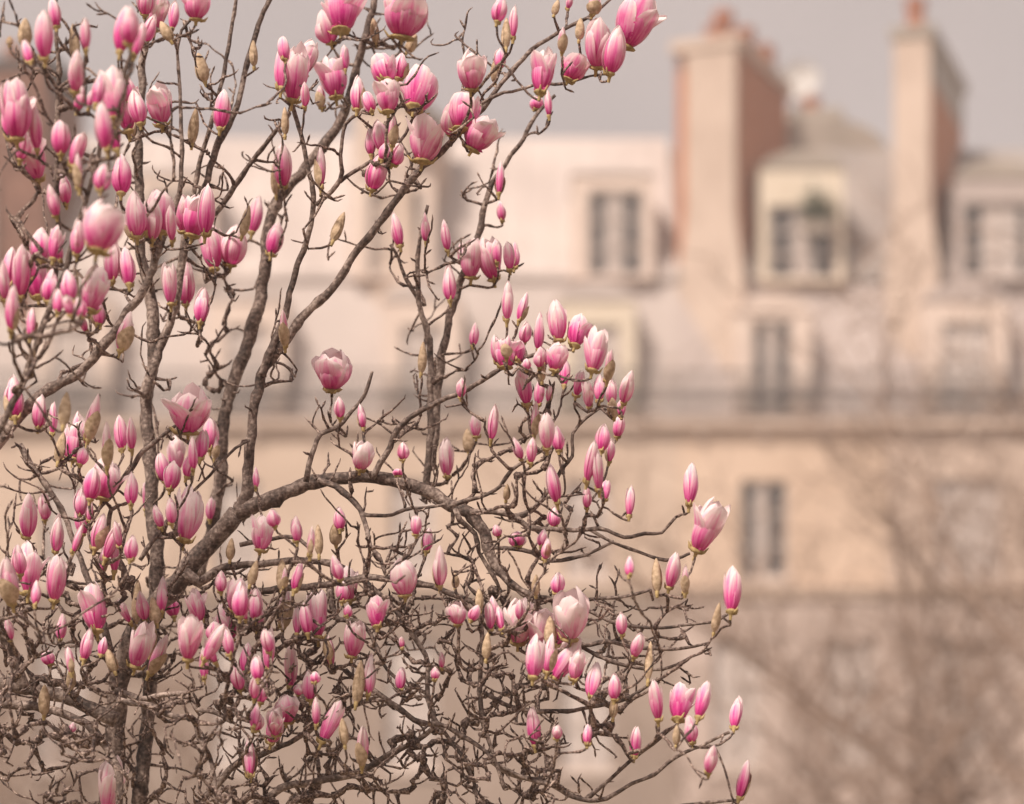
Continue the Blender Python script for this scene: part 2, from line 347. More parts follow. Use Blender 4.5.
def building(name_label, px0, px1, wallmat, slope1, slope2, facade, top_py, loc_px, lowmat='stone_low'):
    x0, x1 = bx(px0), bx(px1)
    off = Vector(((x0 + x1) / 2, FY, 0))
    root = empty('apartment_building', off, label=name_label, cat='building', group='apartment buildings across the garden')
    zt = bz(424)
    ops = [(bx(a), bx(b), bz(d), bz(c)) for a, b, c, d, *_ in facade]
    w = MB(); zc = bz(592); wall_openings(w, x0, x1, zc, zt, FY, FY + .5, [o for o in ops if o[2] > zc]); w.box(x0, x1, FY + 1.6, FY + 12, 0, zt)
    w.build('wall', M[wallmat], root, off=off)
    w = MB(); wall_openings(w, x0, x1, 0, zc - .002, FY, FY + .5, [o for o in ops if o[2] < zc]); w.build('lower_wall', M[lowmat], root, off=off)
    for (a, b, c, d, cur) in facade:
        window(root, bx(a) + .003, bx(b) - .003, bz(d) + .003, bz(c) - .003, FY + .10, off, cur)
        s = MB(); s.box(bx(a) - .12, bx(b) + .12, FY - .10, FY - .003, bz(d) - .14, bz(d) - .003); s.build('window_sill', M['trim'], root, off=off)
    c = MB(); c.box(x0 + .002, x1 - .002, FY - .10, FY - .003, bz(598), bz(590)); c.box(x0 + .002, x1 - .002, FY - .16, FY - .003, bz(590) + .003, bz(586)); c.build('cornice', M['stone'], root, off=off)
    b = MB(); b.box(x0 + .002, x1 - .002, FY - .24, FY - .003, zt - .10, zt + .10)
    x = x0 + .5
    while x < x1 - .3:
        b.box(x - .09, x + .09, FY - .16, FY - .004, zt - .35, zt - .103); x += 1.45
    bo = b.build('balcony', M['stone_dark'], root, off=off)
    railing(bo, x0 + .02, x1 - .02, FY - .20, zt + .10, 1.08, off)
    r = MB(); r.prism_x([(FY + .3, zt + .003), (FY + 1.1, 17.3), (FY + 11.9, 17.3), (FY + 11.9, zt + .003)], x0, x1); r.build('mansard_slope', M[slope1], root, off=off)
    zr = bz(top_py, 70.5)
    r = MB(); r.prism_x([(FY + 1.0, 17.303), (FY + 1.0, 17.45), (70.5, zr), (74, zr + .3), (FY + 11.9, 17.303)], x0, x1)
    x = x0 + .6
    rf = r.build('roof', M[slope2], root, off=off)
    sm = MB()
    while x < x1:                       # standing seams of the zinc
        sm.prism_x([(FY + 1.0, 17.455), (70.5, zr + .005), (70.5, zr + .045), (FY + 1.0, 17.495)], x - .02, x + .02); x += .62
    sm.build('roof_seam', M[slope2], rf, off=off)
    return root, off

P_ = (.12, .88)
# left building, pale roof
A, offA = building('wide pale apartment building behind the magnolia with whitish roof dormers', -330, 678, 'stone', 'zinc_white', 'zinc_white',
    [(565, 610, 480, 578, (.05, .95)), (390, 435, 480, 578, (.05, .95)), (215, 260, 480, 578, (.1, .9)), (40, 85, 480, 578, (.1, .9)),
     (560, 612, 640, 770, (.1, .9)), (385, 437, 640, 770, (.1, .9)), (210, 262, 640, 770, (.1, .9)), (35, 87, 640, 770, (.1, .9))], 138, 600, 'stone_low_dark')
for c, mt in ((600, 'cream'), (425, 'trim'), (250, 'trim'), (75, 'trim'), (-100, 'trim')):
    dormer(A, c - 42, c + 36, 300, 414, FY + .02, 1.4, M[mt], M['zinc_white'], offA, (c - 24, c + 20, 325, 412), (.03, .97))
for c in (612, 392, 172, -50):
    dormer(A, c - 40, c + 42, 175, 278, FY + .78, 3.2, M['trim'], M['zinc_white'], offA, (c - 24, c + 32, 190, 276), (.30, .66), arch=False)
# middle building between the two party walls
B, offB = building('middle apartment building between the two tall brick chimney stacks', 678, 888, 'stone_warm', 'zinc', 'zinc_mid',
    [(740, 788, 480, 578, (.30, .62)), (712, 762, 640, 770, (.05, .95)), (826, 876, 640, 770, (.08, .92))], 150, 780)
dormer(B, 735, 812, 312, 414, FY + .02, 1.4, M['trim'], M['trim'], offB, (752, 793, 320, 413), (.30, .66))
dormer(B, 760, 844, 168, 281, FY + .78, 3.2, M['cream'], M['zinc_grey'], offB, (768, 838, 205, 278), (.36, .66))
# right building
C, offC = building('right-hand apartment building veiled by the bare brown tree', 888, 1330, 'stone_dark', 'zinc', 'zinc_mid',
    [(934, 1002, 478, 580, (.0, 1.0)), (1120, 1170, 480, 578, P_), (940, 990, 640, 770, (.05, .95)), (1100, 1150, 640, 770, P_)], 150, 1000)
dormer(C, 922, 1008, 300, 414, FY + .02, 1.4, M['trim'], M['zinc'], offC, (942, 990, 322, 412), (.03, .97))
dormer(C, 1098, 1180, 300, 414, FY + .02, 1.4, M['trim'], M['zinc'], offC, (1118, 1162, 322, 412), (.1, .9))
dormer(C, 955, 1040, 178, 280, FY + .78, 3.2, M['zinc'], M['zinc_grey'], offC, (962, 1032, 202, 277), (.30, .80))
# stacks
chimney(B, 685, 736, 32, 262, FY + .6, 4.2, R_(22), offB, 'plaster', 'brick', overhang=.30, pots=((.06, .35), (.22, .9), (.42, .6), (.62, 1.0), (.86, .8)), capmat='plaster', steps=((.27, .37, .55), (.48, .58, .35), (.70, .82, .7)))
chimney(C, 894, 930, 22, 250, FY + .6, 4.8, R_(18), offC, 'plaster', 'brick', overhang=.0, pots=((.1, .8), (.35, .3), (.75, .55)), capmat='zinc_grey', band=.95)
chimney(B, 783, 838, 106, 190, 72.5, 1.6, R_(10), offB, 'zinc_grey', 'brick', pots=((.2, .4), (.8, .4)), capmat='zinc_grey', band=.3)
chimney(A, 352, 412, 92, 260, FY + .8, 2.6, R_(18), offA, 'plaster', 'plaster', overhang=0, pots=((.3, .5), (.7, .5)), capmat='zinc_grey', band=.5)
chimney(A, -48, 46, 52, 262, FY + .8, 2.2, R_(14), offA, 'soot', 'soot', pots=((.3, .5), (.7, .5)), capmat='iron', band=.45)
# rounded zinc crown of the middle roof
cr = MB(); pr = []
for i in range(13):
    a = math.pi * i / 12; pr.append((bx(818, 71) + 1.75 * math.cos(a), bz(168, 71) + 1.15 * math.sin(a) ** .8))
v = [(x, y, z) for y in (70.6, 73.2) for x, z in pr]
cr.add(v, [(i, i + 1, 14 + i, 13 + i) for i in range(12)] + [tuple(range(12, -1, -1)), tuple(range(13, 26)), (0, 13, 25, 12)])
cr.build('roof_crown', M['zinc_grey'], B, off=offB)
# satellite dish on the roof
dl = at(799, 88, 71.5); dish = empty('satellite_dish', (dl.x, dl.y, dl.z - .9), label='pale satellite dish on a short mast beside the tallest brick chimney', cat='satellite dish')
d = MB(); d.lathe([(.02, 0), (.22, .03), (.42, .12), (.55, .24), (.55, .27), (.42, .15), (.22, .06), (.02, .03)], (0, 0, 0), 20)
do = d.build('dish', M['dishpaint'], dish); do.location = (0, -.1, .9); do.rotation_euler = (R_(70), 0, R_(-15))
d = MB(); d.tube([(0, 0, -.6), (0, 0, .9)], [.035, .035], 8); d.build('mast', M['iron'], dish)
d = MB(); d.tube([(0, -.1, .85), (0, -.55, .8), (0, -.62, .9)], [.02, .02, .04], 6); d.build('receiver_arm', M['iron'], dish)
# planter on the upper dormer sill
pl = at(817, 224, FY + .55); plant = empty('potted_plant', pl, label='dark green bush in a small trough at the upper dormer of the middle building', cat='plant')
b = MB(); b.box(-.32, .32, -.14, .14, -.2, 0); b.box(-.35, .35, -.17, .17, .003, .04); b.build('trough', M['zinc_grey'], plant)
b = MB(); b.box(-.26, -.23, -.10, .34, -.235, -.203); b.box(.23, .26, -.10, .34, -.235, -.203); b.build('bracket', M['iron'], plant)
lf = MB()
for i in range(420):
    c = Vector((random.gauss(0, .17), random.gauss(0, .10), abs(random.gauss(.30, .24)) + .04)); u = Vector((random.gauss(0, 1), random.gauss(0, 1), random.gauss(0, 1))).normalized(); w_ = u.orthogonal().normalized()
    lf.add([c - u * .08, c + w_ * .035, c + u * .08, c - w_ * .035], [(0, 1, 2, 3)])
lf.build('foliage', M['leaf'], plant)

# ------------------------------------------------------------------ bare trees between the garden and the houses
def bare_tree(px, Y, H, label, seed, spread=1.0, nl=9):
    rr = random.Random(seed)
    base = Vector((bx(px, Y), Y, 0)); root = empty('bare_tree', base, label=label, cat='tree', group='bare trees in front of the houses')
    def rod(p, d, L, r0, n, wob):
        pts, rad = [p.copy()], [r0]
        for i in range(n):
            d = (d + Vector((rr.gauss(0, wob), rr.gauss(0, wob), rr.gauss(0, wob * .6) + .03))).normalized(); p = p + d * (L / n); pts.append(p.copy()); rad.append(max(.006, r0 * (1 - .75 * (i + 1) / n)))
        return pts, rad, d
    t = MB(); pts, rad, d = rod(Vector((0, 0, 0)), Vector((rr.uniform(-.1, .1), 0, 1)), H * .5, .12, 10, .06); t.tube(pts, rad, 9, .06); t.build('trunk', M['bare'], root, smooth=True)
    for k in range(nl):
        i = 3 + int(7 * k / nl); p0 = pts[i]; a = k * 2.4 + rr.uniform(-.4, .4)
        d0 = Vector((math.cos(a) * spread, math.sin(a) * .8 * spread, rr.uniform(.5, 1.2))).normalized()
        mb = MB(); q, qr, _ = rod(p0, d0, H * rr.uniform(.38, .58), rad[i] * .6, 12, .13); mb.tube(q, qr, 6, .05)
        for j in range(2, 13):
            for s_ in range(1 if j % 3 else 2):
                dd = Vector((rr.gauss(0, .7), rr.gauss(0, .7), rr.uniform(.1, 1))).normalized()
                q2, r2, _ = rod(q[j], dd, H * rr.uniform(.10, .24), qr[j] * .6 + .004, 8, .17); mb.tube(q2, r2, 5)
                for j2 in range(2, 9):
                    dd = (Vector((rr.gauss(0, .7), rr.gauss(0, .7), rr.uniform(0, .9)))).normalized()
                    q3, r3, _ = rod(q2[j2], dd, H * rr.uniform(.04, .11), .009, 4, .2); mb.tube(q3, r3, 4)
        mb.build('branch', M['bare'], root, smooth=True)
    return root
bare_tree(955, 33, 9.0, 'bare brown tree with a fine twig crown, in front of the right-hand building', 5, 1.0, 11)
bare_tree(1085, 26, 9.5, 'leafless tree at the right edge, its twigs crossing the right-hand roof', 8, 1.1, 11)
bare_tree(40, 30, 6.4, 'small leafless tree added behind the lower left of the magnolia to dim the background', 21, 1.0, 9)  # added tree; its twigs dim the wall behind the magnolia
bare_tree(800, 40, 6.2, 'low leafless tree under the window of the middle building', 12, 1.0, 8)

# ------------------------------------------------------------------ haze volume, added to lift the darks and fade the background
hm = bpy.data.materials.new('added_haze'); hm.use_nodes = True; hn, hl = hm.node_tree.nodes, hm.node_tree.links
hn.clear(); ho = hn.new('ShaderNodeOutputMaterial'); hv = hn.new('ShaderNodeVolumePrincipled')
hv.inputs['Color'].default_value = (0.93, 0.88, 0.85, 1); hv.inputs['Density'].default_value = 0.0030; hv.inputs['Anisotropy'].default_value = 0.0
hl.new(hv.outputs['Volume'], ho.inputs['Volume'])
hz = MB(); hz.box(-60, 60, -12, 90, -1, 30); hz.build('haze', hm, kind='stuff')

# ------------------------------------------------------------------ the magnolia
YF = 5.0
TREE = Vector((bx(85, 5.15), 5.15, 0))
tree = empty('magnolia_tree', TREE, label='large pink magnolia in bud with crooked grey branches filling the left half', cat='tree')

# main limbs traced as (column, row, thickness in pixels); depth runs from d0 to d1
LIMBS = [
 ('trunk', 5.30, 5.10, [(85,1880,92),(84,1500,72),(92,1150,50),(104,900,34),(112,780,27),(118,700,25),(130,640,25),(150,610,27),(172,590,26),(192,564,26),(216,535,26),(238,513,25)]),
 ('branch', 5.10, 5.00, [(238,513,24),(256,506,22),(281,494,19),(306,484,17),(338,478,17),(376,477,16),(411,486,17),(436,494,16),(451,506,16),(468,512,16),(481,527,15),(488,547,14),(496,564,13),(508,580,10),(522,594,7),(540,604,5)]),
 ('branch', 5.02, 5.06, [(455,508,8),(460,520,6),(475,533,6),(479,552,5),(492,574,5),(500,590,4)]),
 ('branch', 5.00, 4.92, [(470,512,9),(500,512,8),(515,517,8),(528,527,7),(549,529,6),(574,531,6),(599,528,5),(624,537,5),(645,534,5),(662,533,4),(670,524,4),(676,517,4)]),
 ('branch', 4.98, 4.95, [(590,529,5),(612,542,4),(622,546,4),(638,552,4),(657,559,4),(674,560,4),(690,553,4)]),
 ('branch', 5.02, 5.00, [(515,517,7),(532,510,6),(544,496,6),(562,469,5),(572,457,5),(573,434,4),(586,418,4),(600,408,3)]),
 ('branch', 5.10, 4.95, [(240,512,19),(248,495,16),(249,470,14),(250,440,13),(254,405,12),(261,376,13),(271,361,12),(286,341,12),(306,313,11),(331,290,11),(353,256,10),(373,231,10),(392,206,9),(418,172,9),(446,147,8),(463,126,8),(483,108,7),(507,76,6),(532,50,6),(552,37,5),(572,25,5),(596,12,4),(625,-14,3)]),
 ('branch', 4.98, 4.93, [(450,146,6),(470,112,5),(497,95,5),(512,92,4),(540,84,4),(562,84,4),(590,76,3),(604,74,3)]),
 ('branch', 5.05, 5.00, [(262,376,10),(275,340,10),(286,308,9),(293,281,8),(303,251,8),(311,226,7),(314,206,7),(313,195,7),(306,160,6),(301,135,6),(293,108,5),(283,92,4)]),
 ('branch', 5.00, 4.95, [(316,205,6),(341,180,6),(341,155,5),(346,124,5),(366,110,4),(378,104,4)]),
 ('branch', 5.00, 4.98, [(340,182,5),(360,168,5),(378,157,5),(400,141,4),(411,122,4)]),
 ('branch', 5.45, 5.40, [(196,575,18),(212,530,17),(219,480,17),(223,430,17),(232,388,16),(246,346,16),(258,310,16),(264,268,15),(270,218,14),(288,188,14),(312,158,13),(336,130,12),(350,92,11),(362,50,10),(375,0,8),(385,-40,6)]),
 ('trunk', 5.25, 5.28, [(92,1180,40),(120,950,26),(142,780,19),(151,680,18),(155,600,18),(157,552,18),(152,514,18),(150,452,17),(147,402,16),(153,350,15),(150,300,15),(142,255,13),(139,200,12),(139,130,11),(143,60,9),(149,0,7),(153,-40,6)]),
 ('branch', 5.24, 5.18, [(144,398,13),(155,363,13),(167,331,12),(176,300,12),(181,263,11),(187,236,11),(194,210,10),(205,185,9),(218,145,9),(235,110,8),(247,65,7),(256,32,7),(267,5,6),(280,-30,5)]),
 ('branch', 5.20, 5.15, [(190,222,7),(196,180,7),(203,150,6),(211,125,6),(222,82,5),(230,37,5),(236,0,4),(240,-25,4)]),
 ('branch', 5.22, 5.10, [(184,250,8),(205,225,7),(226,200,7),(243,174,7),(257,155,6),(274,133,6),(282,120,5)]),
 ('branch', 4.85, 4.82, [(-45,500,16),(-20,462,15),(0,440,15),(15,421,14),(50,388,13),(82,371,12),(107,341,12),(132,306,11),(150,276,10),(162,238,9),(175,206,8),(181,184,6),(181,117,5),(178,43,4),(190,20,4)]),
 ('branch', 4.55, 4.45, [(-40,520,10),(-12,450,9),(20,390,9),(36,345,8),(51,305,8),(66,266,7),(78,226,7),(94,172,6),(105,125,6),(128,64,6),(140,30,6)]),
 ('branch', 4.70, 4.60, [(50,306,7),(58,250,7),(57,195,6),(57,140,6),(58,70,6),(56,30,5),(57,-20,4)]),
 ('branch', 5.10, 5.15, [(116,720,20),(70,700,18),(25,688,19),(0,683,18),(-40,668,18),(-80,610,17),(-70,540,16),(-45,500,16)]),
 ('branch', 4.95, 4.90, [(24,690,16),(14,662,15),(2,632,14),(-20,590,12),(-30,540,10),(-40,470,8)]),
 ('branch', 5.00, 4.90, [(-30,700,13),(12,705,12),(45,708,11),(75,718,11),(95,733,11),(110,753,10),(120,785,10),(118,830,10)]),
 ('branch', 4.90, 4.80, [(118,700,9),(130,703,8),(150,705,8),(175,717,8),(194,720,7),(200,738,6),(212,763,6),(215,795,6),(214,830,5)]),
 ('branch', 4.95, 4.85, [(116,690,8),(140,698,7),(162,695,7),(187,694,7),(196,708,6),(215,712,6),(232,722,5)]),
 ('branch', 5.10, 5.00, [(186,572,14),(200,581,12),(216,571,11),(236,566,10),(256,564,9),(288,561,9),(306,560,8),(338,565,8),(356,575,7),(366,582,7),(388,602,7),(406,623,7),(421,646,7),(428,664,6),(427,690,6),(433,715,5),(450,740,5),(470,770,5),(480,815,5)]),
 ('branch', 4.98, 4.95, [(240,590,9),(270,590,9),(306,586,9),(361,579,9),(396,580,8),(431,587,8),(461,597,7),(478,606,7),(482,640,6),(481,705,6),(490,745,5),(505,790,5)]),
 ('branch', 5.05, 5.00, [(330,590,8),(331,603,8),(338,620,7),(356,621,7),(368,630,6),(378,648,6),(383,664,5),(398,680,5),(420,700,5)]),
 ('branch', 5.05, 4.95, [(345,670,7),(362,683,7),(378,693,7),(401,710,7),(421,723,7),(443,725,6),(468,740,6),(488,753,5),(497,764,5),(530,780,5),(560,786,4)]),
 ('branch', 5.15, 5.05, [(150,930,16),(200,850,13),(256,806,11),(281,789,10),(318,782,9),(356,774,8),(381,760,8),(418,740,7),(433,727,6)]),
 ('branch', 5.10, 5.05, [(205,800,9),(235,766,9),(263,753,8),(288,743,7),(313,728,7),(335,716,6),(352,706,5),(380,696,4)]),
 ('branch', 5.00, 4.95, [(318,480,8),(335,487,8),(350,497,8),(360,510,7),(366,525,7),(370,545,6),(378,556,5),(386,575,5)]),
 ('branch', 5.00, 4.95, [(362,514,6),(385,516,5),(405,510,5),(425,508,4),(446,504,4)]),
 ('branch', 5.05, 4.95, [(372,478,9),(380,462,8),(391,447,8),(398,427,8),(418,412,7),(438,402,7),(463,392,6),(481,381,6),(506,366,5),(527,357,5),(556,349,4)]),
 ('branch', 5.02, 5.00, [(306,482,8),(309,465,7),(312,455,7),(321,434,6),(338,427,6),(352,410,5),(365,395,5),(372,372,4)]),
 ('branch', 5.30, 5.25, [(425,500,9),(430,440,9),(431,366,8),(428,333,8),(419,301,7),(418,251,6),(421,233,5),(428,205,4)]),
 ('branch', 5.28, 5.25, [(420,303,5),(406,278,5),(398,258,4),(390,244,4)]),
 ('branch', 5.35, 5.30, [(432,470,12),(436,420,12),(440,370,11),(447,330,10),(455,298,10),(468,262,9),(481,228,8),(489,190,7),(512,155,6),(523,138,6),(535,117,5),(555,95,4)]),
 ('branch', 5.02, 4.98, [(450,506,6),(468,500,6),(480,497,5),(500,486,5),(512,470,5),(530,458,4),(545,450,4)]),
 ('branch', 4.98, 4.92, [(510,582,8),(535,596,6),(560,602,6),(592,612,5),(610,622,5),(632,626,5),(662,628,4),(687,625,4),(712,622,4),(728,614,4)]),
 ('branch', 5.00, 4.96, [(530,598,7),(560,632,6),(584,645,6),(607,641,5),(637,648,5),(662,649,5),(687,648,4),(709,643,3)]),
 ('branch', 5.00, 4.98, [(570,638,6),(590,652,5),(604,659,5),(622,664,5),(652,670,4),(677,665,4),(690,657,3)]),
 ('branch', 4.96, 4.93, [(540,597,6),(570,600,5),(604,598,5),(627,596,4),(650,590,4)]),
 ('branch', 5.02, 5.00, [(490,548,6),(512,549,6),(532,552,6),(546,560,5),(577,558,5),(600,548,4),(614,541,4)]),
 ('branch', 5.00, 4.95, [(480,690,6),(510,706,6),(545,712,6),(582,709,5),(622,700,5),(645,688,4),(657,678,3)]),
 ('branch', 4.98, 4.90, [(490,760,7),(512,775,6),(549,784,6),(580,800,6),(607,798,6),(632,783,5),(654,775,5),(674,758,5),(707,743,4),(730,732,4)]),
 ('branch', 5.00, 4.95, [(585,800,6),(612,778,5),(630,762,5),(645,750,5),(660,738,4),(673,727,4)]),
 ('branch', 4.98, 4.95, [(590,830,6),(640,815,5),(680,806,5),(715,802,4),(737,800,4)]),
 ('branch', 4.95, 4.90, [(240,545,6),(262,540,6),(285,537,5),(300,540,5),(312,552,4)]),
 ('branch', 5.15, 5.10, [(20,445,8),(35,470,7),(50,490,7),(65,515,7),(75,545,7),(85,570,8),(95,600,9),(108,640,10),(116,690,10)]),
 ('branch', 5.00, 4.95, [(98,510,6),(115,490,7),(130,470,7),(142,452,6),(160,438,5),(178,424,4),(192,412,3)]),
 ('branch', 5.00, 4.95, [(128,590,8),(122,565,8),(112,550,8),(107,530,7),(112,510,6),(120,505,5)]),
 ('branch', 4.90, 4.95, [(140,560,6),(160,530,6),(175,510,5),(195,490,4),(215,470,4),(235,448,4),(250,440,4)]),
]
SKN = []                                   # skeleton nodes for attaching: (point, tangent, radius, limb index)
limb_data = []
def catmull(pts, step):
    out = []
    for i in range(len(pts) - 1):
        p0 = pts[max(i - 1, 0)]; p1 = pts[i]; p2 = pts[i + 1]; p3 = pts[min(i + 2, len(pts) - 1)]
        n = max(1, int(np.linalg.norm(p2[:3] - p1[:3]) / step))
        for k in range(n):
            t = k / n
            out.append(.5 * ((2 * p1) + (-p0 + p2) * t + (2 * p0 - 5 * p1 + 4 * p2 - p3) * t * t + (-p0 + 3 * p1 - 3 * p2 + p3) * t ** 3))
    out.append(pts[-1]); return np.array(out)
for li, (kind, d0, d1, tr) in enumerate(LIMBS):
    n = len(tr); a = []
    for i, (px, py, w) in enumerate(tr):
        Y = d0 + (d1 - d0) * i / (n - 1); p = at(px, py, Y); a.append((p.x, p.y, p.z, w * .39 * K * Y))
    c = catmull(np.array(a), .012 if li else .02)
    lim = np.linalg.norm(np.diff(c[:, :3], axis=0), axis=1).sum()
    for i in range(len(c)):                # crooked wandering and swollen nodes
        s = i * .012
        amp = min(.0045, c[i, 3] * .6) * (0 if i == 0 else 1)
        for ax in range(3):
            c[i, ax] += amp * mnoise.noise(Vector((s * 28, li * 7.3, ax * 19.1))) + .5 * amp * mnoise.noise(Vector((s * 75, li * 3.1, ax * 9.7)))
        c[i, 3] *= 1 + .16 * mnoise.noise(Vector((s * 45, li * 5.5, 3.3))) + (.22 if random.random() < .09 else 0)
    limb_data.append(c)
    for i in range(len(c)):
        tt = c[min(i + 1, len(c) - 1), :3] - c[max(i - 1, 0), :3]; tt = tt / (np.linalg.norm(tt) + 1e-9)
        if c[i, 2] > 1.75: SKN.append((c[i, :3].copy(), tt, c[i, 3], li))

